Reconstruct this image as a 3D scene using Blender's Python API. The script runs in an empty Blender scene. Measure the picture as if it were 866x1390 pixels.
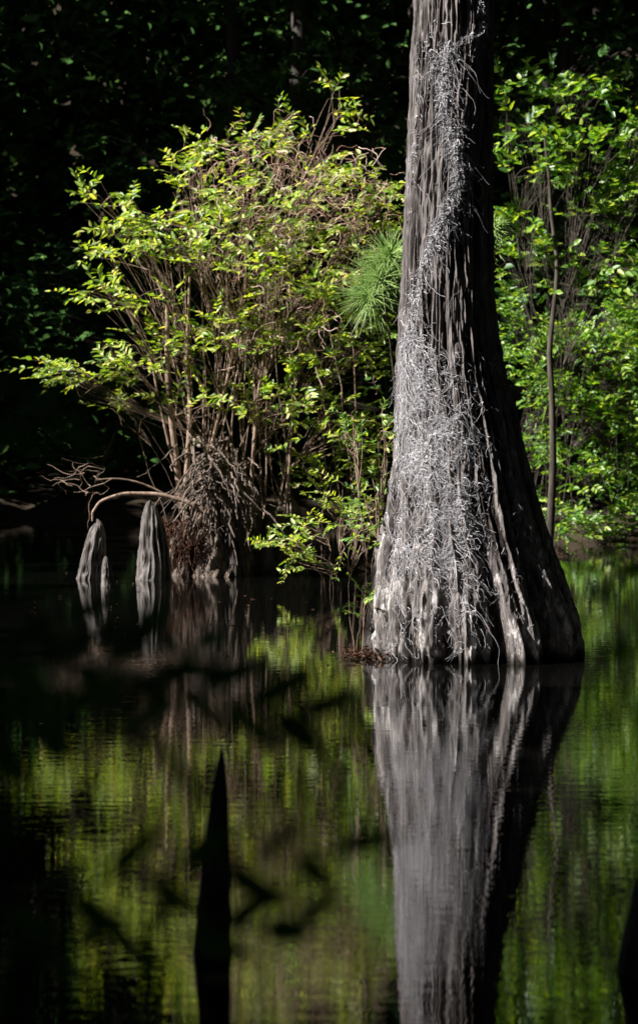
import bpy, math, random
import numpy as np
from mathutils import Vector
rng=np.random.default_rng(7); random.seed(7)
S=bpy.context.scene
F=3793.0; HZ=545.0; CX=433.0; CH=2.0
def W(u,v,d): return np.array([(u-CX)/F*d, d, CH-(v-HZ)/F*d])
def nrm(a): return a/(np.linalg.norm(a,axis=-1,keepdims=True)+1e-9)

# ---------- mesh helpers ----------
def mk_mesh(name,V,faces,mat,smooth=False,attr=None):
    V=np.asarray(V,dtype=np.float32); faces=np.asarray(faces,dtype=np.int32)
    me=bpy.data.meshes.new(name)
    n=faces.shape[1]
    me.vertices.add(len(V)); me.vertices.foreach_set('co',V.ravel())
    me.loops.add(faces.size); me.loops.foreach_set('vertex_index',faces.ravel())
    me.polygons.add(len(faces))
    me.polygons.foreach_set('loop_start',np.arange(0,faces.size,n,dtype=np.int32))
    me.polygons.foreach_set('loop_total',np.full(len(faces),n,dtype=np.int32))
    if smooth: me.polygons.foreach_set('use_smooth',np.ones(len(faces),dtype=bool))
    me.update(calc_edges=True)
    if attr:
        for k,a in attr.items():
            at=me.attributes.new(k,'FLOAT','POINT'); at.data.foreach_set('value',np.asarray(a,dtype=np.float32).ravel())
    me.materials.append(mat)
    ob=bpy.data.objects.new(name,me); S.collection.objects.link(ob)
    return ob
def empty(name,loc=(0,0,0)):
    e=bpy.data.objects.new(name,None); S.collection.objects.link(e); return e
def par(p,*obs):
    for o in obs: o.parent=p
def leaves(P,D,N,L,Wd,fold=0.18,droop=0.12):
    D=nrm(D); Sd=nrm(np.cross(D,N)); N=nrm(np.cross(Sd,D))
    L=np.asarray(L)[:,None]; Wd=np.asarray(Wd)[:,None]
    b=P; t=P+D*L-N*L*droop
    r1=P+D*L*.28+Sd*Wd*.46+N*Wd*fold; r2=P+D*L*.66+Sd*Wd*.38+N*Wd*fold-N*L*droop*.4
    l1=P+D*L*.28-Sd*Wd*.46+N*Wd*fold; l2=P+D*L*.66-Sd*Wd*.38+N*Wd*fold-N*L*droop*.4
    V=np.stack([b,r1,r2,t,l2,l1],1).reshape(-1,3)
    i=np.arange(len(P))[:,None]*6
    f=np.concatenate([i+np.array([[0,1,2,3]]),i+np.array([[0,3,4,5]])],0)
    return V,f
def cards(P,D,N,L,Wd):
    D=nrm(D); Sd=nrm(np.cross(D,N)); L=np.asarray(L)[:,None]; Wd=np.asarray(Wd)[:,None]
    V=np.stack([P,P+D*L*.5+Sd*Wd*.5,P+D*L,P+D*L*.5-Sd*Wd*.5],1).reshape(-1,3)
    return V,np.arange(len(P))[:,None]*4+np.array([[0,1,2,3]])
def tubes(P,R,sides=4):
    M,K,_=P.shape
    T=np.gradient(P,axis=1); T=nrm(T)
    ref=np.tile(np.array([0.31,0.87,0.2]),(M,1,1)); 
    A=nrm(np.cross(T,ref)); B=np.cross(T,A)
    a=np.arange(sides)*2*np.pi/sides
    V=P[:,:,None,:]+R[:,:,None,None]*(A[:,:,None,:]*np.cos(a)[None,None,:,None]+B[:,:,None,:]*np.sin(a)[None,None,:,None])
    V=V.reshape(-1,3)
    m=np.arange(M)[:,None,None]*K*sides; k=np.arange(K-1)[None,:,None]*sides; s=np.arange(sides)[None,None,:]; s2=(s+1)%sides
    f=np.stack([m+k+s,m+k+s2,m+k+sides+s2,m+k+sides+s],-1).reshape(-1,4)
    return V,f
def join(parts):
    Vs=[];Fs=[];o=0
    for V,f in parts:
        Vs.append(V);Fs.append(f+o);o+=len(V)
    return np.concatenate(Vs),np.concatenate(Fs)
def vn(x,y,px,seed):
    t=np.random.default_rng(seed).random((px,257))
    xi=np.floor(x).astype(int); yi=np.floor(y).astype(int); fx=x-xi; fy=y-yi
    fx=fx*fx*(3-2*fx); fy=fy*fy*(3-2*fy)
    a=t[xi%px,yi%257];b=t[(xi+1)%px,yi%257];c=t[xi%px,(yi+1)%257];d=t[(xi+1)%px,(yi+1)%257]
    return (a*(1-fx)+b*fx)*(1-fy)+(c*(1-fx)+d*fx)*fy
def bez(a,b,c,K):
    t=np.linspace(0,1,K)[None,:,None]
    return a[:,None]*(1-t)**2+2*b[:,None]*t*(1-t)+c[:,None]*t*t

# ---------- materials ----------
def newmat(name):
    m=bpy.data.materials.new(name); m.use_nodes=True; nt=m.node_tree; nt.nodes.clear()
    out=nt.nodes.new('ShaderNodeOutputMaterial'); return m,nt,out
def ramp(nt,stops):
    r=nt.nodes.new('ShaderNodeValToRGB'); e=r.color_ramp.elements
    while len(e)<len(stops): e.new(0.5)
    for k,(p,c) in enumerate(stops): e[k].position=p; e[k].color=(*c,1)
    return r
def leafmat(name,stops,trans=0.45,rough=0.45,tcol=(1.4,1.35,0.35),gloss=.05):
    m,nt,out=newmat(name); N=nt.nodes; Lk=nt.links
    g=N.new('ShaderNodeNewGeometry'); r=ramp(nt,stops); Lk.new(g.outputs['Random Per Island'],r.inputs[0])
    p=N.new('ShaderNodeBsdfDiffuse'); Lk.new(r.outputs[0],p.inputs[0])
    if trans==0: Lk.new(p.outputs[0],out.inputs[0]); return m
    mx=N.new('ShaderNodeMix'); mx.data_type='RGBA'; mx.blend_type='MULTIPLY'; mx.inputs[0].default_value=1
    Lk.new(r.outputs[0],mx.inputs[6]); mx.inputs[7].default_value=(*tcol,1)
    t=N.new('ShaderNodeBsdfTranslucent'); Lk.new(mx.outputs[2],t.inputs[0])
    s=N.new('ShaderNodeMixShader'); s.inputs[0].default_value=trans
    Lk.new(p.outputs[0],s.inputs[1]); Lk.new(t.outputs[0],s.inputs[2])
    gl=N.new('ShaderNodeBsdfGlossy'); gl.inputs['Roughness'].default_value=rough
    s2=N.new('ShaderNodeMixShader'); s2.inputs[0].default_value=gloss
    Lk.new(s.outputs[0],s2.inputs[1]); Lk.new(gl.outputs[0],s2.inputs[2]); Lk.new(s2.outputs[0],out.inputs[0])
    return m
def barkmat(name,c1,c2,scale=(14,14,2.0),bump=0.6,bd=0.01,attr=None,lichen=None):
    m,nt,out=newmat(name); N=nt.nodes; Lk=nt.links
    tc=N.new('ShaderNodeTexCoord'); mp=N.new('ShaderNodeMapping'); mp.inputs['Scale'].default_value=scale
    Lk.new(tc.outputs['Object'],mp.inputs[0])
    n=N.new('ShaderNodeTexNoise'); n.inputs['Scale'].default_value=1; n.inputs['Detail'].default_value=5; n.inputs['Roughness'].default_value=.68
    Lk.new(mp.outputs[0],n.inputs[0])
    r=ramp(nt,[(0.32,c1),(0.68,c2)]); Lk.new(n.outputs[0],r.inputs[0]); col=r.outputs[0]
    if lichen:
        mp2=N.new('ShaderNodeMapping'); mp2.inputs['Scale'].default_value=(1,1,.45); Lk.new(tc.outputs['Object'],mp2.inputs[0])
        n2=N.new('ShaderNodeTexNoise'); n2.inputs['Scale'].default_value=8; n2.inputs['Detail'].default_value=7; n2.inputs['Roughness'].default_value=.78; Lk.new(mp2.outputs[0],n2.inputs[0])
        sx=N.new('ShaderNodeSeparateXYZ'); Lk.new(tc.outputs['Object'],sx.inputs[0])
        mr=N.new('ShaderNodeMapRange'); mr.inputs[1].default_value=0.1; mr.inputs[2].default_value=2.4; mr.inputs[3].default_value=.05; mr.inputs[4].default_value=-.09; Lk.new(sx.outputs[2],mr.inputs[0])
        ad=N.new('ShaderNodeMath'); Lk.new(n2.outputs[0],ad.inputs[0]); Lk.new(mr.outputs[0],ad.inputs[1])
        r2=ramp(nt,[(0.54,(0,0,0)),(0.62,(.8,.8,.8))]); Lk.new(ad.outputs[0],r2.inputs[0])
        mx=N.new('ShaderNodeMix'); mx.data_type='RGBA'; Lk.new(r2.outputs[0],mx.inputs[0]); Lk.new(col,mx.inputs[6]); mx.inputs[7].default_value=(*lichen,1); col=mx.outputs[2]
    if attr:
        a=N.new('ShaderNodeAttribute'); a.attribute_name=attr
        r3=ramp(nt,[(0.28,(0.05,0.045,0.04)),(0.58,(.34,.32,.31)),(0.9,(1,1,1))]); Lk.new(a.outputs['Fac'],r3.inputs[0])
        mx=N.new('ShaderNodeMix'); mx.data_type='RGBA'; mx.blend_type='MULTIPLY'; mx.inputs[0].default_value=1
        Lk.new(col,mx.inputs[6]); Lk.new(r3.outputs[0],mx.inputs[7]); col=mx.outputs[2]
    p=N.new('ShaderNodeBsdfPrincipled'); p.inputs['Roughness'].default_value=.9; p.inputs['Specular IOR Level'].default_value=.12
    Lk.new(col,p.inputs['Base Color'])
    b=N.new('ShaderNodeBump'); b.inputs['Strength'].default_value=bump; b.inputs['Distance'].default_value=bd
    Lk.new(n.outputs[0],b.inputs['Height']); Lk.new(b.outputs[0],p.inputs['Normal']); Lk.new(p.outputs[0],out.inputs[0])
    return m
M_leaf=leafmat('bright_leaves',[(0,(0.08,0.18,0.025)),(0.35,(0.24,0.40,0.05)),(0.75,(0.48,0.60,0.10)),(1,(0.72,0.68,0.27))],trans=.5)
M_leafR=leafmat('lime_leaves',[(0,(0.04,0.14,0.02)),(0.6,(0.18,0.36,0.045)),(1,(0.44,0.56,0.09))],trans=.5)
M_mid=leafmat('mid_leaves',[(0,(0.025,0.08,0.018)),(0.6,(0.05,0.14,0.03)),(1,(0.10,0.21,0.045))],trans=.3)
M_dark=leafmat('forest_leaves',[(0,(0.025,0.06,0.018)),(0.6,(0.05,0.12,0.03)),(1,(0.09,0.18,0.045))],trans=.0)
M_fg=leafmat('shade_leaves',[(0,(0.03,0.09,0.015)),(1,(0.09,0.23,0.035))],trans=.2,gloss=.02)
M_can=leafmat('blocking_leaves',[(0,(0.02,0.04,0.01)),(1,(0.04,0.08,0.02))],trans=0)
M_moss=leafmat('moss_strands',[(0,(0.25,0.24,0.25)),(0.6,(0.46,0.45,0.47)),(1,(0.74,0.73,0.75))],trans=0)
M_dry=leafmat('dry_twigs',[(0,(0.28,0.15,0.11)),(0.6,(0.54,0.36,0.28)),(1,(0.76,0.60,0.50))],trans=0)
M_litter=leafmat('litter',[(0,(0.03,0.018,0.012)),(0.6,(0.07,0.035,0.025)),(1,(0.15,0.085,0.06))],trans=0)
M_needle=leafmat('needles',[(0,(0.20,0.36,0.08)),(1,(0.46,0.64,0.20))],trans=.2,tcol=(1,1,.8))
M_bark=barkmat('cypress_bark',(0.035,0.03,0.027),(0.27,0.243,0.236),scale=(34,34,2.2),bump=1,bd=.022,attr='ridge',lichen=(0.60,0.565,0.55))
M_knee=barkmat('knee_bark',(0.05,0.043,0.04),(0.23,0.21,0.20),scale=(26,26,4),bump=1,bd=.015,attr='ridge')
M_kneed=barkmat('shaded_knee_bark',(0.03,0.026,0.024),(0.12,0.105,0.095),scale=(26,26,5),bump=1,bd=.015,attr='ridge')  # darker copy of the knee bark, shade put into the colour
M_stem=barkmat('shrub_bark',(0.13,0.082,0.06),(0.42,0.31,0.24),scale=(12,12,12),bump=.3)
M_root=barkmat('root_bark',(0.03,0.022,0.018),(0.30,0.24,0.20),scale=(16,16,9),bump=1,bd=.03)
M_stemd=barkmat('dark_bark',(0.035,0.03,0.025),(0.13,0.11,0.09),scale=(12,12,3),bump=.5)

# ---------- ground ----------
def sm(x,a,b): t=np.clip((x-a)/(b-a),0,1); return t*t*(3-2*t)
gx=np.unique(np.concatenate([np.linspace(-300,-8,40),np.linspace(-8,9,150),np.linspace(9,300,40)]))
gy=np.unique(np.concatenate([np.linspace(-120,6,40),np.linspace(6,26,30),np.linspace(26,52,190),np.linspace(52,400,70)]))
X,Y=np.meshgrid(gx,gy)
def gh(X,Y):
    Z=-0.7+0*X
    shore=46-5.5*sm(X,1.0,3.2)+0.8*np.sin(X*.9)+.4*np.sin(X*2.3+1)
    Z+=1.0*sm(Y,shore-2,shore+1.5)
    Z+=1.2*sm(-Y,-6,1)
    Z+=0.9*sm(X,9,13)*(Y<60)+0.9*sm(-X,14,18)*(Y<60)
    Z+=24*sm(Y,62,120)  # hill added behind the forest to shut out the sky
    for (x,y,rx,ry,h) in [(-1.2,32.8,.75,0.8,.85),(-.4,33.2,.8,.8,.8),(0.4,33.3,.7,.8,.8),(2.9,36.2,.8,.9,.8)]:
        Z=np.maximum(Z,-.7+h*np.exp(-(((X-x)/rx)**2+((Y-y)/ry)**2)**1.3))
    n=vn(X*2+500,Y*2+500,1024,3)+.5*vn(X*5+500,Y*5+500,4096,4)
    return Z+(n-.75)*.16
Z=gh(X,Y)
ny,nx=X.shape; idx=np.arange(nx*ny).reshape(ny,nx)
f=np.stack([idx[:-1,:-1],idx[:-1,1:],idx[1:,1:],idx[1:,:-1]],-1).reshape(-1,4)
M_ground=barkmat('forest_soil',(0.015,0.012,0.008),(0.05,0.036,0.022),scale=(6,6,6),bump=.8,bd=.03)
mk_mesh('ground',np.stack([X,Y,Z],-1).reshape(-1,3),f,M_ground,True)

# ---------- water ----------
m,nt,out=newmat('swamp_water'); N=nt.nodes; Lk=nt.links
p=N.new('ShaderNodeBsdfPrincipled'); p.inputs['Base Color'].default_value=(0.003,0.003,0.0025,1); p.inputs['Roughness'].default_value=.006; p.inputs['IOR'].default_value=1.75
tc=N.new('ShaderNodeTexCoord'); mp=N.new('ShaderNodeMapping'); mp.inputs['Scale'].default_value=(2.0,5.0,1)
Lk.new(tc.outputs['Object'],mp.inputs[0])
n1=N.new('ShaderNodeTexNoise'); n1.inputs['Scale'].default_value=1.9; n1.inputs['Detail'].default_value=3; n1.inputs['Roughness'].default_value=.55
n1.inputs['Distortion'].default_value=.4
Lk.new(mp.outputs[0],n1.inputs[0])
b=N.new('ShaderNodeBump'); b.inputs['Strength'].default_value=1; b.inputs['Distance'].default_value=.0009
Lk.new(n1.outputs[0],b.inputs['Height']); Lk.new(b.outputs[0],p.inputs['Normal']); Lk.new(p.outputs[0],out.inputs[0])
mk_mesh('water',[(-300,-120,0),(300,-120,0),(300,62,0),(-300,62,0)],[[0,1,2,3]],m)

# ---------- cypress ----------
PV=np.array([-10,0,100,200,300,400,450,500,550,600,650,700,750,800,840,870,890,960],float)
PL=np.array([566,565,560,556,551,547,544,541,541,540,533,525,517,511,508,506,505,503],float)
PR=np.array([667,667,667,666,665,668,672,682,696,708,721,736,753,772,789,797,799,806],float)
def trunk_profile(z):
    v=HZ+(CH-z)*F/22.0
    l=np.interp(v,PV,PL); r=np.interp(v,PV,PR)
    cx=((l+r)/2-CX)/F*22.0; hw=(r-l)/2/F*22.0
    up=np.clip(z-5.2,0,None); hw=hw*(1-up*0.028); cx=cx+up*0.02
    return cx,hw
AY=22.0
nth=720; zs=np.concatenate([np.linspace(-.45,5.6,820),np.linspace(5.65,19,120)])
th=np.linspace(0,2*np.pi,nth,endpoint=False)
TH,ZZ=np.meshgrid(th,zs)
cx,hw=trunk_profile(ZZ)
base=np.exp(-np.clip(ZZ,0,None)/1.15)
w=TH+ (vn(TH/(2*np.pi)*8,ZZ*.6+5,8,11)-.5)*.28+(vn(TH/(2*np.pi)*20,ZZ*1.5+5,20,12)-.5)*.10+(vn(TH/(2*np.pi)*50,ZZ*5+5,50,13)-.5)*.035
a=w/(2*np.pi)
def ridged(n): return 1-np.abs(2*n-1)
lob=vn(a*11,ZZ*.18+3,11,21)
lob2=ridged(vn(a*22,ZZ*.3+9,22,22))
r1=ridged(vn(a*44,ZZ*.9+2,44,31)); r2=ridged(vn(a*100,ZZ*3.2+2,100,32)); r3=vn(a*230,ZZ*12+2,230,33)
fine=.45*r1+.35*r2+.20*r3
grv=np.zeros_like(TH)
for ang,wd,dp in [(280,5,.26),(312,6,.22),(335,5,.18),(250,5,.15),(222,5,.16),(200,5,.12)]:
    d=(np.degrees(w)-ang+180)%360-180
    grv+=dp*np.exp(-(d/wd)**2)
R=hw*(1+base*(.20*(lob-.75)+.11*(lob2-.6))-grv*np.exp(-np.clip(ZZ,0,None)/1.0)) + (.075+.065*base)*(fine-.55)
R*=1.0+.03*base
px_=cx+R*np.cos(TH); py_=AY+R*np.sin(TH)*.95
V=np.stack([px_,py_,ZZ],-1)
nz=len(zs); idx=np.arange(nz*nth).reshape(nz,nth); nxt=np.roll(idx,-1,1)
f=np.stack([idx[:-1],nxt[:-1],nxt[1:],idx[1:]],-1).reshape(-1,4)
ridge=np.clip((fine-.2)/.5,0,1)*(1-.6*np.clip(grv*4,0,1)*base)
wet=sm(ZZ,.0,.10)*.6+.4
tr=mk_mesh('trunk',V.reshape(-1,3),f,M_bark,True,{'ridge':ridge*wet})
# moss
U=CX+px_*F/py_; VV=HZ+(CH-ZZ)*F/py_
front=(np.sin(TH)<-0.12)&(ZZ<5.6)&(ZZ>0)
Dn=np.full(U.shape,.003)
for (u,v,su,sv,wt) in [(556,500,14,42,1.0),(576,575,28,45,1.2),(603,555,20,32,.7),(560,640,17,52,.5),(618,620,20,45,1),(598,700,28,45,.8),(556,770,18,45,.4),(615,775,22,48,.55),(648,560,7,40,.35),(695,770,7,45,.2),(655,690,10,40,.3),(530,830,12,30,.3)]:
    Dn+=wt*np.exp(-.5*(((U-u)/su)**2+((VV-v)/sv)**2))
DnA=Dn; Dn=np.zeros(U.shape)
def pl(pts,sig,wt):
    global Dn
    best=np.full(U.shape,1e9)
    for (x0,y0),(x1,y1) in zip(pts[:-1],pts[1:]):
        dx,dy=x1-x0,y1-y0; t=np.clip(((U-x0)*dx+(VV-y0)*dy)/(dx*dx+dy*dy),0,1)
        best=np.minimum(best,(U-x0-t*dx)**2+(VV-y0-t*dy)**2)
    Dn+=wt*np.exp(-.5*best/sig**2)
pl([(608,60),(600,110),(602,150),(620,195),(625,235),(610,282),(592,312)],3.4,3.2)
pl([(592,312),(574,365),(562,410),(554,470)],3.0,.8)
pl([(655,0),(652,40),(612,62)],2.5,1.2)
pl([(590,20),(580,60),(592,110)],1.6,.5)
pl([(568,60),(564,180),(560,250)],2.0,.12)
clump=vn(U/9+50,VV/12+50,256,41)*.6+vn(U/22+50,VV/26+50,256,42)*.4; clump=np.clip((clump-.4)*4,0,1)
def strands(P0,nr,tg,K=8,step=.017,down=.45,rad=.003,om=.035,cw=.7):
    n=len(P0); pts=np.zeros((n,K,3)); pts[:,0]=P0+nr*.004
    ang=rng.uniform(0,2*np.pi,n); cur=rng.normal(0,cw,n); out=rng.uniform(.004,om,n)
    st=step*rng.uniform(.6,1.5,n)
    for k in range(1,K):
        ang=ang+cur+rng.normal(0,.5,n)
        d=tg*np.cos(ang)[:,None]+np.array([0,0,1])*(np.sin(ang)-down)[:,None]
        pts[:,k]=pts[:,k-1]+d*st[:,None]+nr*(out*np.sin(k*1.1+cur*5))[:,None]*.5
    Rr=rad*rng.uniform(.6,1.3,n)[:,None]*np.linspace(1,.6,K)[None]
    return tubes(pts,Rr,3)
def samp(Dm,NM):
    Wt=(Dm*front*R)[:820]; Wt=(Wt/Wt.sum()).ravel()
    ch=rng.choice(len(Wt),NM,p=Wt)
    P0=V[:820].reshape(-1,3)[ch]; tt=TH[:820].ravel()[ch]
    return P0,np.stack([np.cos(tt),np.sin(tt),np.zeros(NM)],-1),np.stack([-np.sin(tt),np.cos(tt),np.zeros(NM)],-1)
q1=samp(DnA*clump,3600); q2=samp(Dn*(.25+clump),2400); q3=samp(Dn*.45+DnA*clump,2500)
v,f=join([strands(*q1,rad=.0025,step=.014,om=.02),strands(*q2,step=.011,down=.6,rad=.0032,om=.045),strands(*q3,K=14,step=.016,down=1.0,rad=.0022,om=.02,cw=.45)])
mo=mk_mesh('spanish_moss',v,f,M_moss)
lp=[]
for i in range(16):
    z=random.uniform(12,18.5); a_=random.uniform(0,6.28); c_,_=trunk_profile(np.array(z)); s=np.array([[float(c_),AY,z]])
    e=s+np.array([[math.cos(a_)*4,math.sin(a_)*4,.8]]); mid=(s+e)/2+np.array([[0,0,.6]])
    lp.append(tubes(bez(s,mid,e,8),np.linspace(.11,.02,8)[None],6))
v,f=join(lp); lb=mk_mesh('limbs',v,f,M_bark,attr={'ridge':np.ones(len(v))})
n=5000; a_=rng.uniform(0,6.28,n); r_=4.0*np.sqrt(rng.random(n)); P=np.stack([1.1+r_*np.cos(a_),AY+r_*np.sin(a_),rng.uniform(12.5,20,n)],-1)
v,f=leaves(P,rng.normal(size=(n,3)),rng.normal(0,.4,(n,3))+[0,0,1],rng.uniform(.2,.4,n),rng.uniform(.1,.18,n))
cr=mk_mesh('crown_leaves',v,f,M_dark)
par(empty('cypress_tree'),tr,mo,lb,cr)

# ---------- knees ----------
def knee(name,u,vt,vb,wpx,seed,lean=0,mat=M_knee,tipw=.55,flare=.25):
    d=CH*F/(vb-HZ); H=(vb-vt)/F*d; w2=wpx/F*d/2; x0=(u-CX)/F*d
    nt_,nz_=160,90; th=np.linspace(0,2*np.pi,nt_,endpoint=False); t=1-(1-np.linspace(0,1,nz_))**1.8; T_,Z_=np.meshgrid(th,t)
    prof=np.sqrt(np.clip(1-Z_**6,0,1))*(tipw+(1-tipw)*(1-Z_)**.8)
    prof*=1+flare*np.exp(-Z_*7)
    a=T_/(2*np.pi)+.05*(vn(T_/(2*np.pi)*4,Z_*3,4,seed)-.5)
    rd=.55*ridged(vn(a*14,Z_*1.6,14,seed+1))+.45*ridged(vn(a*34,Z_*7,34,seed+2))
    lob=vn(a*5,Z_*1.1,5,seed+3)
    Rr=w2*prof*(.78+.34*lob+.42*(rd-.45))
    zz=-.25+Z_*(H+.25)
    wob=.2*w2*np.sin(Z_*3+seed)
    P=np.stack([x0+Rr*np.cos(T_)+wob+lean*Z_*H,d+w2+Rr*np.sin(T_),zz+.7*w2*(lob-.5)*Z_],-1)
    idx=np.arange(nz_*nt_).reshape(nz_,nt_); nx_=np.roll(idx,-1,1)
    f=np.stack([idx[:-1],nx_[:-1],nx_[1:],idx[1:]],-1).reshape(-1,4)
    return mk_mesh(name,P.reshape(-1,3),f,mat,True,{'ridge':np.clip(rd*1.4,0,1)})
knee('cypress_knee',120,711,787,37,5,.08,tipw=.62)
knee('cypress_knee',206,682,788,44,6,-.03,tipw=.62)
knee('cypress_knee',144,754,797,17,7,tipw=.8)
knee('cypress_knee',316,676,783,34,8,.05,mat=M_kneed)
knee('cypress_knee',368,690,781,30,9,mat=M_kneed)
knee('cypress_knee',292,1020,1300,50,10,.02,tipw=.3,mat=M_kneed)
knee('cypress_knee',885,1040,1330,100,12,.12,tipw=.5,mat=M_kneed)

# ---------- stump with roots ----------
st=empty('root_stump')
def stump(x0,y0,H,w,seed,lx):
    nt_,nz_=200,90; th=np.linspace(0,2*np.pi,nt_,endpoint=False); t=np.linspace(0,1,nz_); T_,Z_=np.meshgrid(th,t)
    a=T_/(2*np.pi)+.06*(vn(T_/(2*np.pi)*5,Z_*4,5,seed)-.5)
    prof=np.sqrt(np.clip(1-Z_**3,0,1))*(.45+.55*(1-Z_)**1.0)
    rr=w*prof*(.55+.7*vn(a*7,Z_*1.5,7,seed+1)+.35*(ridged(vn(a*22,Z_*2,22,seed+2))-.4)+.2*(vn(a*60,Z_*9,60,seed+3)-.5))
    P=np.stack([x0+rr*np.cos(T_)+lx*Z_,y0+rr*np.sin(T_),-.2+Z_*(H+.2)+.25*w*(vn(a*6,Z_*3,6,seed+4)-.5)*Z_],-1)
    idx=np.arange(nz_*nt_).reshape(nz_,nt_); nx_=np.roll(idx,-1,1)
    f=np.stack([idx[:-1],nx_[:-1],nx_[1:],idx[1:]],-1).reshape(-1,4)
    return P.reshape(-1,3),f
dS=32.2
v,f=join([stump(W(294,0,dS)[0],dS+.15,1.42,.44,60,.03),stump(W(255,0,dS)[0],dS+.0,.80,.32,70,.08),stump(W(338,0,dS)[0],dS+.4,1.05,.32,80,-.03),stump(W(388,0,dS)[0],dS+.6,.95,.28,90,0.02)])
o=mk_mesh('stump_core',v,f,M_root,True); o.parent=st
n=150
s=np.stack([W(u,v_,dS) for u,v_ in zip(rng.normal(294,20,n),rng.normal(640,22,n))]); s[:,1]+=rng.normal(-.15,.12,n)
e=s+np.stack([rng.normal(-.08,.28,n),rng.normal(-.15,.2,n),rng.uniform(-.75,-.2,n)],-1)
mid=(s+e)/2+np.stack([rng.normal(0,.12,n),rng.normal(-.12,.08,n),rng.uniform(.0,.2,n)],-1)
pp=bez(s,mid,e,9)+rng.normal(0,.016,(n,9,3))
v,f=tubes(pp,(rng.uniform(.005,.022,n)[:,None])*np.linspace(1,.4,9)[None],5)
o=mk_mesh('roots',v,f,M_root); o.parent=st
n=260
s=np.stack([W(u,v_,32.0) for u,v_ in zip(rng.uniform(222,278,n),rng.uniform(700,750,n))]); s[:,1]+=rng.normal(0,.12,n)
e=s+np.stack([rng.normal(-.02,.08,n),rng.normal(-.05,.1,n),rng.uniform(-.4,-.1,n)],-1)
v,f=tubes(bez(s,(s+e)/2+rng.normal(0,.05,(n,3)),e,6),np.full((n,1),.006)*np.linspace(1,.5,6)[None],3)
o=mk_mesh('fibrous_roots',v,f,M_litter); o.parent=st

# ---------- shrub generator ----------
def shrub(name,clusters,base,depth,leafmat_,stemmat,spray_n=12,L=(.06,.10),ratio=.42,rstem=.02,dsp=.6,flat=.35,spl=(.22,.42),extra_stems=0,stemK=12,bspread=.25,dens=1.0,tight=1.0,fwd=0):
    root=empty(name); tubesP=[]; LP=[];LD=[];LN=[];LL=[]
    for (u,v,ru,rv,cnt) in clusters:
        cnt=max(4,int(cnt*dens)); ru*=tight; rv*=tight
        d=depth+rng.uniform(-.5,.5)*dsp
        if 270<u<480 and 210<v<600: d-=fwd
        c=W(u,v,d); sc=d/F
        nb=2 if cnt>70 else 1
        stems=[]
        for _ in range(nb+extra_stems):
            b0=np.array(base[rng.integers(len(base))],float)+rng.normal(0,bspread,3)*[1,1,0]
            b0[2]=float(gh(np.array(b0[0]),np.array(b0[1])))-.05; b0[2]=max(b0[2],-.2)
            e=c+rng.normal(0,.5,3)*[ru*sc,.3*dsp,rv*sc]
            mid=b0*.45+e*.55+np.array([(b0[0]-e[0])*.28,rng.normal(0,.15),abs(e[2]-b0[2])*.16+.02])+rng.normal(0,.12,3)
            P=bez(b0[None],mid[None],e[None],stemK)[0]; P+=np.cumsum(rng.normal(0,.022,P.shape),0); P[0]=b0
            ln=np.linalg.norm(e-b0)
            rr=rstem*(.4+.16*ln)*rng.uniform(.4,1.1)
            tubesP.append(tubes(P[None],np.linspace(rr,rr*.3,stemK)[None],6)); stems.append(P)
        q=rng.normal(size=(cnt,3)); q=nrm(q)*(rng.random(cnt)**.45)[:,None]*np.where(rng.random(cnt)<.14,1.5,1)[:,None]
        p=c+q*np.array([ru*sc,dsp,rv*sc])
        st0=np.stack([stems[rng.integers(len(stems))][rng.integers(int(stemK*.5),stemK)] for _ in range(cnt)])
        midp=st0*.5+p*.5+rng.normal(0,.05,(cnt,3))+[0,0,.04]
        tp=bez(st0,midp,p,6)
        tubesP.append(tubes(tp,np.full((cnt,1),.0034)*np.linspace(1.3,.6,6)[None],3))
        dr=nrm((p-st0)*np.array([1,1,.3])); dr=nrm(dr*.7+rng.normal(0,.5,(cnt,3))*[1,1,.45]+[0,0,.04])
        sl=rng.uniform(*spl,cnt)
        e2=p+dr*sl[:,None]+np.array([0,0,-.10])*sl[:,None]
        sp=bez(p,(p+e2)/2+[0,0,.02],e2,5); tubesP.append(tubes(sp,np.full((cnt,1),.0026)*np.linspace(1.2,.6,5)[None],3))
        up=nrm(rng.normal(0,flat,(cnt,3))+[-.1,-.25,1])
        side=nrm(np.cross(dr,up))
        for k in range(spray_n):
            t=(k//2+1)/(spray_n//2+.5)
            keep=rng.random(cnt)<.85
            pos=p*(1-t)+e2*t+np.array([0,0,.02])*(4*t*(1-t))*.5
            sg=1 if k%2 else -1
            dd=dr*.65+side*sg*(.85-.35*t)+rng.normal(0,.18,(cnt,3))
            nn=up+rng.normal(0,.40,(cnt,3))
            LP.append(pos[keep]);LD.append(dd[keep]);LN.append(nn[keep]);LL.append((rng.uniform(*L,cnt)*(1-.3*t))[keep])
    v,f=join(tubesP); a=mk_mesh('stems',v,f,stemmat)
    LP=np.concatenate(LP);LD=np.concatenate(LD);LN=np.concatenate(LN);LL=np.concatenate(LL)
    v,f=leaves(LP,LD,LN,LL,LL*ratio*rng.uniform(.8,1.2,len(LL)))
    b_=mk_mesh('leaves',v,f,leafmat_); par(root,a,b_); return root
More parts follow.
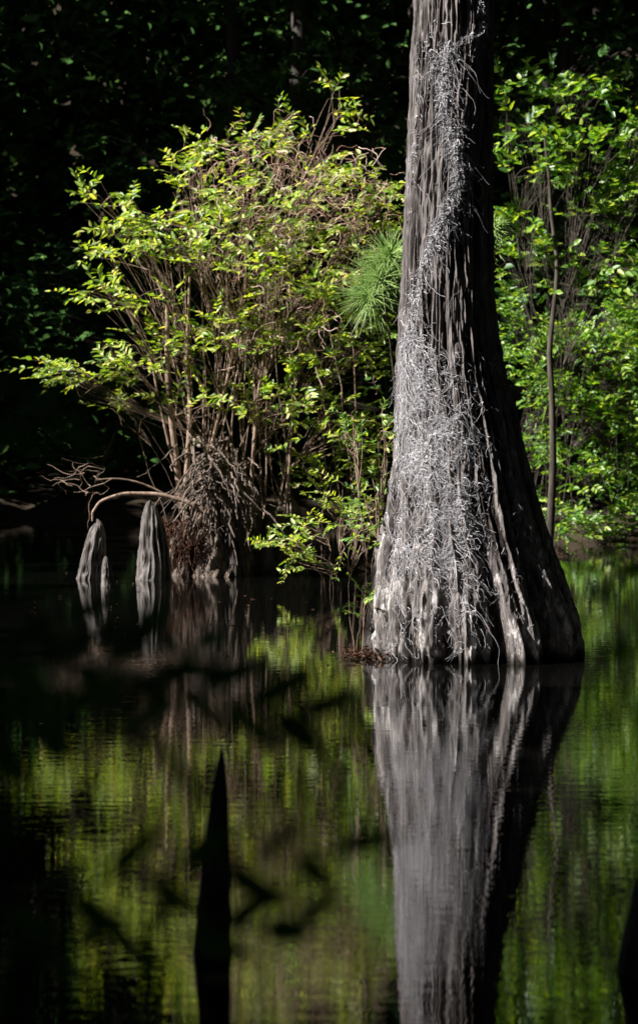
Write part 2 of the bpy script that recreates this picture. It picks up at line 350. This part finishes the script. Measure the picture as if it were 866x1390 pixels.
cl=[(150,270,42,14,22),(190,300,50,20,30),(165,345,50,12,20),(215,335,50,25,26),(150,395,50,12,20),(205,410,50,22,28),(262,215,36,30,30),(325,210,50,28,32),(395,190,42,34,32),
(452,150,9,40,18),(350,280,85,50,70),(440,250,52,48,52),(505,265,35,30,30),(500,320,42,50,44),(280,330,70,50,54),(380,370,80,50,74),(455,385,60,50,62),
(225,470,75,25,44),(110,510,60,13,30),(170,505,50,16,32),(320,450,75,40,62),(420,470,70,50,70),(500,460,36,60,46),(255,550,60,20,22),(370,550,70,35,52),
(470,570,50,50,52),(175,560,45,16,14),(300,300,50,40,26),(400,320,60,40,34),(440,640,45,35,34),(495,650,30,45,34),(85,500,25,10,10),(245,255,20,60,12)]
bs=[W(u,735,dd)for u,dd in [(250,32.4),(262,32.6),(285,32.8),(330,33),(352,33),(375,33.1),(400,33.2),(445,33.3),(300,32.7)]]
sh=shrub('deciduous_shrub',cl,bs,32.4,M_leaf,M_stem,bspread=.14,rstem=.014,L=(.08,.15),ratio=.44,spray_n=10,spl=(.28,.5),dens=.66,dsp=.8,tight=.88,fwd=.6)
n=620; c_=np.array([(330,230,55,40),(410,225,55,40),(300,290,40,40),(450,300,55,50),(380,340,70,60),(500,270,30,40),(340,430,60,70),(430,440,60,70)],float)
w_=np.array([2,2.5,1,2,2,1.5,.8,1]); ci=rng.choice(len(c_),n,p=w_/w_.sum()); cc=c_[ci]
s=np.stack([(cc[:,0]+rng.normal(0,1,n)*cc[:,2]*.7-CX)/F*31.4,31.4+rng.normal(0,.4,n),CH-(cc[:,1]+rng.normal(0,1,n)*cc[:,3]*.7-HZ)/F*31.4],-1)
K=9; P=np.zeros((n,K,3)); P[:,0]=s; dd=rng.normal(size=(n,3))*[1,.6,.7]+[0,0,.1]
for k in range(1,K):
    dd=nrm(dd+rng.normal(0,.35,(n,3))+[0,0,-.10]); P[:,k]=P[:,k-1]+dd*rng.uniform(.015,.050,(n,1))
v,f=tubes(P,rng.uniform(.003,.0055,(n,1))*np.linspace(1,.6,K)[None],3)
o=mk_mesh('dry_twigs',v,f,M_dry); o.parent=sh
n=14; s=np.stack([W(u,740,33.2+rng.normal(0,.25)) for u in rng.uniform(240,500,n)]); s[:,2]=0
e=np.stack([W(u,v_,32.8) for u,v_ in zip(CX+(s[:,0]*F/33)*1.15+rng.normal(0,50,n),rng.uniform(230,560,n))]); e[:,1]+=rng.normal(0,.4,n)
P=bez(s,(s+e)/2+rng.normal(0,.22,(n,3)),e,14)+np.cumsum(rng.normal(0,.016,(n,14,3)),1)
v,f=tubes(P,rng.uniform(.007,.017,(n,1))*np.linspace(1,.35,14)[None],5); o=mk_mesh('shoots',v,f,M_stem); o.parent=sh
ms=[]
for pts,r in [([(247,690),(235,600),(226,480),(228,420),(215,380)],.045),([(250,690),(262,560),(258,460),(262,380)],.035),([(252,690),(225,590),(205,480),(170,420)],.022),([(270,690),(300,560),(330,420)],.03),([(340,700),(345,560),(360,440),(395,300)],.028),([(385,700),(400,560),(385,420)],.02)]:
    q=np.array([W(u,v_,32.1) for u,v_ in pts]); t=np.linspace(0,len(q)-1,18); P=np.stack([np.interp(t,range(len(q)),q[:,j]) for j in range(3)],-1)+np.cumsum(rng.normal(0,.006,(18,3)),0)
    for _ in range(2): P[1:-1]=(P[:-2]+P[1:-1]*2+P[2:])/4
    ms.append(tubes(P[None],np.linspace(r,r*.4,18)[None],8))
v,f=join(ms); o=mk_mesh('main_stems',v,f,M_stem,True); o.parent=sh

shrub('shore_shrub',[(385,735,45,12,16),(425,760,30,12,10),(420,715,40,14,10),(470,700,30,50,18)],[W(440,800,29.6),W(455,800,29.4)],29.2,M_leaf,M_stem,rstem=.006,dsp=.4,bspread=.05)
shrub('shore_shrub',[(485,600,22,30,12),(500,680,18,40,12),(480,740,20,40,12),(495,820,14,30,10),(525,590,15,30,6)],[W(488,888,22.0),W(498,885,22.1),W(480,885,21.9)],22.2,M_leafR,M_stem,rstem=.007,dsp=.25,bspread=.05,L=(.04,.075),spl=(.12,.25))
sap=shrub('sapling_tree',[(705,120,30,25,18),(790,130,55,22,46),(720,180,40,28,34),(800,200,55,25,46),(850,260,30,45,40),(740,235,50,22,34),(810,290,45,22,34),(700,300,25,30,20),(745,345,50,16,28),(830,360,45,25,40),(690,355,20,12,10),(780,395,50,16,26),(880,180,30,60,32)],
  [W(745,690,36),W(748,690,36)],36,M_leafR,M_stemd,L=(.10,.19),ratio=.6,dsp=.9,bspread=.04,rstem=.004,spray_n=8,spl=(.25,.5),dens=.75)
q=np.array([W(u,v_,35.5) for u,v_ in [(741,770),(746,660),(749,560),(742,470),(752,360),(740,270),(732,180)]]); t=np.linspace(0,6,30)
P=np.stack([np.interp(t,range(7),q[:,j]) for j in range(3)],-1)+np.cumsum(rng.normal(0,.008,(30,3)),0)*[1,1,0]
P[1:-1]=(P[:-2]+P[1:-1]*2+P[2:])/4
v,f=tubes(P[None],np.linspace(.055,.016,30)[None],10); o=mk_mesh('sapling_trunk',v,f,M_stemd,True); o.parent=sap
shrub('lime_shrub',[(715,470,30,35,55),(780,460,50,28,80),(850,480,40,40,100),(745,530,45,35,70),(820,550,50,40,110),(870,610,35,50,100),(735,610,40,40,50),(800,640,50,40,80),(720,680,30,25,36),(850,690,30,20,60),(780,700,40,18,46),(690,420,20,30,30),(840,430,40,25,60),(900,520,30,60,60),(895,670,30,30,40),(880,400,30,30,30),(740,720,40,12,26),(830,722,50,10,36)],
  [W(u,690,40) for u in (715,760,800,850)],38.8,M_leafR,M_stemd,dsp=.8,bspread=.3,L=(.08,.15),ratio=.45,spray_n=10,rstem=.007,dens=.95,tight=.95)
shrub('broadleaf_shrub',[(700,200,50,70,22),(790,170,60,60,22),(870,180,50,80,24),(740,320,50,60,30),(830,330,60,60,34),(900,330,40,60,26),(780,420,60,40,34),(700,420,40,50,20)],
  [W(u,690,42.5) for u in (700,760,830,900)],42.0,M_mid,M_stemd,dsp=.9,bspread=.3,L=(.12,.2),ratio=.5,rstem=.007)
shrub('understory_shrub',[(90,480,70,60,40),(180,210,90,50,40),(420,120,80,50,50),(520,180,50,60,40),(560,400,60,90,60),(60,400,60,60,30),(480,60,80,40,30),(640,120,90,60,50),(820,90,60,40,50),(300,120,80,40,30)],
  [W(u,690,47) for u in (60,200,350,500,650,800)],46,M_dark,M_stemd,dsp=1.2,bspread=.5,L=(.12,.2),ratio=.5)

# pine sapling
pe=empty('pine_sapling'); cs=[(518,378,1.1),(502,402,1.0),(530,348,.95),(660,330,.6),(668,310,.5)]
LP=[];LD=[];LL=[]
for (u,v_,sz) in cs:
    c=W(u,v_,30.0); n=240; d=nrm(rng.normal(size=(n,3))+[0,0,.2]); LP.append(np.tile(c,(n,1))+rng.normal(0,.02,(n,3))+d*.03); LD.append(d); LL.append(rng.uniform(.26,.42,n)*sz)
LP=np.concatenate(LP);LD=np.concatenate(LD);LL=np.concatenate(LL); n=len(LP)
e=LP+LD*LL[:,None]+np.array([0,0,-.05]); P=bez(LP,(LP+e)/2+[0,0,.02],e,4); v,f=tubes(P,np.full((n,1),.004)*np.array([[1,1,.8,.3]]),3)
o1=mk_mesh('needles',v,f,M_needle)
s=np.array([W(560,740,31.2)]); s[0,2]=-.2
v,f=join([tubes(bez(s,np.array([W(540,520,30.8)]),np.array([W(518,378,30.0)]),12),np.linspace(.025,.008,12)[None],6),tubes(bez(s,np.array([W(640,520,30.8)]),np.array([W(664,320,30.0)]),12),np.linspace(.025,.008,12)[None],6)])
o2=mk_mesh('stem',v,f,M_stemd); par(pe,o1,o2)

# fallen branch and twigs on left
q=np.array([W(u,v_,31.7) for u,v_ in [(126,706),(124,695),(134,678),(156,669),(185,667),(215,670),(248,676),(275,690)]]); t=np.linspace(0,7,30)
P=np.stack([np.interp(t,range(8),q[:,j]) for j in range(3)],-1)+np.cumsum(rng.normal(0,.006,(30,3)),0)
for _ in range(1): P[1:-1]=(P[:-2]+P[1:-1]*2+P[2:])/4
parts=[tubes(P[None],np.linspace(.012,.03,30)[None],7)]
n=15; s=np.tile(W(130,650,31.8),(n,1))+rng.normal(0,.12,(n,3)); K=9; P=np.zeros((n,K,3)); P[:,0]=s; dd=rng.normal(0,.5,(n,3))+[-1,0,.05]
for k in range(1,K):
    dd=nrm(dd+rng.normal(0,.4,(n,3))*[1,1,.8]+[-.1,0,0]); P[:,k]=P[:,k-1]+dd*.065
parts.append(tubes(P,np.full((n,1),.0045)*np.linspace(1,.4,K)[None],4))
parts.append(tubes(bez(np.array([W(250,690,32)]),np.array([W(190,640,32)]),np.array([W(130,652,31.8)]),12),np.linspace(.016,.007,12)[None],5))
v,f=join(parts); mk_mesh('fallen_branch',v,f,M_stem,True)

# leaf litter
LPs=[]
for (x,y,rx,ry,n) in [(-1.2,32.4,1.0,.8,1500),(0.1,32.9,1.2,.8,900),(2.9,36,1,.8,500)]:
    a_=rng.normal(0,.5,(n,2)); xx=x+a_[:,0]*rx; yy=y+a_[:,1]*ry; z=gh(xx,yy)+.02; k=z>0.0; LPs.append(np.stack([xx,yy,z],-1)[k])
cx0,hw0=trunk_profile(np.array(0.))
n=300; LPs.append(np.stack([float(cx0)-float(hw0)-.03+rng.normal(0,.09,n),AY-.1+rng.normal(0,.2,n),np.abs(rng.normal(.02,.03,n))],-1))
n=160; LPs.append(np.stack([rng.uniform(-3,5,n),rng.uniform(24,33,n),np.full(n,.004)],-1))
P=np.concatenate(LPs); n=len(P)
v,f=leaves(P,rng.normal(size=(n,3))*[1,1,.3],rng.normal(0,.4,(n,3))+[0,0,1],rng.uniform(.02,.06,n),rng.uniform(.012,.03,n))
mk_mesh('leaf_litter',v,f,M_litter)

# ---------- foreground shrub (out of focus) ----------
fr=empty('foreground_shrub'); tp=[];LP=[];LD=[];LN=[];LZ=[]
b0=np.array([-1.0,3.2,0.2])
for (u0,v0,u1,v1,d,nl,sz) in [(-80,880,400,975,3.6,14,1.1),(-60,1250,450,1160,3.4,10,1.0),(-120,590,170,570,3.0,8,1.0),(-100,1330,400,1260,3.4,10,1.0),(-80,980,200,1010,3.2,7,1.1),(-80,830,260,880,3.4,8,1.0)]:
    s=W(u0,v0,d); e=W(u1,v1,d); s0=b0+rng.normal(0,.05,3)
    tp.append(tubes(bez(s0[None],np.array([[s[0]-.2,s[1],s[2]]]),s[None],8),np.linspace(.012,.005,8)[None],6))
    P=bez(s[None],((s+e)/2+[0,0,.03])[None],e[None],10); tp.append(tubes(P,np.linspace(.004,.002,10)[None],5))
    for k in range(nl):
        t=.1+.9*k/(nl-1); pos=s*(1-t)+e*t+np.array([0,0,.03])*2*t*(1-t)
        LP.append(pos);LD.append(nrm((e-s))*.9+np.array([0,rng.normal(0,.4),(.55 if k%2 else -.55)])+rng.normal(0,.15,3)); LN.append(np.array([0,-1,.4])+rng.normal(0,.45,3)); LZ.append(sz)
LP=np.array(LP);LD=np.array(LD);LN=np.array(LN);n=len(LP);LZ=np.array(LZ)
v,f=leaves(LP,LD,LN,rng.uniform(.08,.115,n)*LZ,rng.uniform(.026,.040,n)*LZ); o1=mk_mesh('leaves',v,f,M_fg)
v,f=join(tp); o2=mk_mesh('stems',v,f,M_stemd); par(fr,o1,o2)

# ---------- distant forest ----------
df=empty('distant_forest')
n=80000
cc=np.stack([rng.uniform(-20,20,900),rng.uniform(47,68,900),rng.uniform(.5,15,900)],-1); ci=rng.integers(0,900,n)
P=cc[ci]+rng.normal(0,1,(n,3))*[.9,.9,.5]
v,f=leaves(P,rng.normal(size=(n,3))*[1,1,.5],rng.normal(0,.5,(n,3))+[0,-.3,1],rng.uniform(.2,.38,n),rng.uniform(.1,.19,n))
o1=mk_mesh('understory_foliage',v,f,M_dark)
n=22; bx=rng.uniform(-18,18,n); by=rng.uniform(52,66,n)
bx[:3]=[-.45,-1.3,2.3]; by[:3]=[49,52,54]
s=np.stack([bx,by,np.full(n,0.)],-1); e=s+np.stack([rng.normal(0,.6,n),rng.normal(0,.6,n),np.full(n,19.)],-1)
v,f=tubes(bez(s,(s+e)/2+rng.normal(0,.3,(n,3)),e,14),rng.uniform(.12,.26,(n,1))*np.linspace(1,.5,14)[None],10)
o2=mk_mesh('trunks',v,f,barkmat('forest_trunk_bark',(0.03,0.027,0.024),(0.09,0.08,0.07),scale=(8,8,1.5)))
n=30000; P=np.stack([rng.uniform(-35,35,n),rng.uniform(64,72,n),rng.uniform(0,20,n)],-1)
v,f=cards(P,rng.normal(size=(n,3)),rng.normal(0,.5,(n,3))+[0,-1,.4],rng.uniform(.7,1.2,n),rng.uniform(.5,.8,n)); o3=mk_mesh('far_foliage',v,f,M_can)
par(df,o1,o2,o3)

# ---------- light direction ----------
sv=(-0.82,-0.24,0.70); sd=Vector(sv).normalized()
kx=0.82/0.70; ky=.24/.70
# ---------- unseen canopy, added to block sun and sky, with a sun gap ----------
n=60000; P=np.stack([rng.uniform(-50,40,n),rng.uniform(-22,75,n),rng.uniform(14.2,18,n)],-1)
ztp=(P[:,2]-16)
gx0=P[:,0]+ztp*kx; gy0=P[:,1]+ztp*ky
nzx=(vn(P[:,0]*.7+100,P[:,1]*.7+100,512,77)-.5)*2.0
op=(gx0+nzx>-22.5)&(gx0+nzx<-4.5)&(gy0+nzx*.4>13.8)&(gy0+nzx*.4<37.8)
thin=(P[:,1]>39)&(rng.random(n)<.32)
dap=vn(P[:,0]*1.1+300,P[:,1]*1.1+300,512,78)
keep=(~op & ~thin) | (op & (rng.random(n)<.005)) | (op & (gy0>31) & (dap>.74) & (rng.random(n)<.3))
keep&=~((np.abs(P[:,0]-1.1)<1)&(np.abs(P[:,1]-22)<1))
P=P[keep]; n=len(P)
v,f=cards(P,rng.normal(size=(n,3))*[1,1,.25],rng.normal(0,.3,(n,3))+[0,0,1],rng.uniform(1.0,1.6,n),rng.uniform(.7,1.1,n)); c1=mk_mesh('blocking_leaves',v,f,M_can)
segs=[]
for (x0,x1,y0,y1,z1,n) in [(11,15,-16,50,16,14000),(-24,-19,-16,50,6,6000),(-28,28,-18,-13,16,12000)]:  # unseen leaf walls added to keep sky light off the scene
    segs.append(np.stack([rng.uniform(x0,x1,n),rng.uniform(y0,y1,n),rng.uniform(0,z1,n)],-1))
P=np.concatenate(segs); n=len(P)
v,f=cards(P,rng.normal(size=(n,3)),rng.normal(size=(n,3)),rng.uniform(.8,1.2,n),rng.uniform(.5,.8,n)); c2=mk_mesh('sky_blocking_foliage',v,f,M_can)
n=34; s=np.stack([np.where(np.arange(n)%2,rng.uniform(11,16,n),rng.uniform(-24,-20,n)),rng.uniform(-12,46,n),np.full(n,-.3)],-1); e=s+np.stack([rng.normal(0,.6,n),rng.normal(0,.6,n),np.full(n,17.)],-1)
v,f=tubes(bez(s,(s+e)/2,e,10),rng.uniform(.15,.35,(n,1))*np.linspace(1,.5,10)[None],10); c3=mk_mesh('canopy_trunks',v,f,M_stemd)
par(empty('light_blocking_canopy'),c1,c2,c3)

# ---------- light ----------
L=bpy.data.lights.new('sun','SUN'); L.energy=12; L.angle=math.radians(.5); L.color=(1,.96,.91)
lo=bpy.data.objects.new('sun',L); S.collection.objects.link(lo); lo.rotation_euler=sd.to_track_quat('Z','Y').to_euler(); lo.location=(-30,0,40)
w=bpy.data.worlds.new('World'); S.world=w; w.use_nodes=True; nt=w.node_tree
sk=nt.nodes.new('ShaderNodeTexSky'); sk.sky_type='NISHITA'; sk.sun_disc=False; sk.sun_elevation=math.asin(sd.z); sk.sun_rotation=math.atan2(sd.x,sd.y)
bg=nt.nodes['Background']; bg.inputs[1].default_value=.08; nt.links.new(sk.outputs[0],bg.inputs[0])
S.view_settings.view_transform='Standard'; S.view_settings.look='None'; S.view_settings.exposure=0
# ---------- camera ----------
c=bpy.data.cameras.new('camera'); c.sensor_fit='VERTICAL'; c.sensor_height=36; c.sensor_width=24; c.lens=F/1390*36
c.shift_y=-150/1390; c.clip_end=1000; c.clip_start=.1
c.dof.use_dof=True; c.dof.focus_distance=23.5; c.dof.aperture_fstop=3.0
co=bpy.data.objects.new('camera',c); S.collection.objects.link(co); co.location=(0,0,CH); co.rotation_euler=(math.radians(90),0,0)
S.camera=co
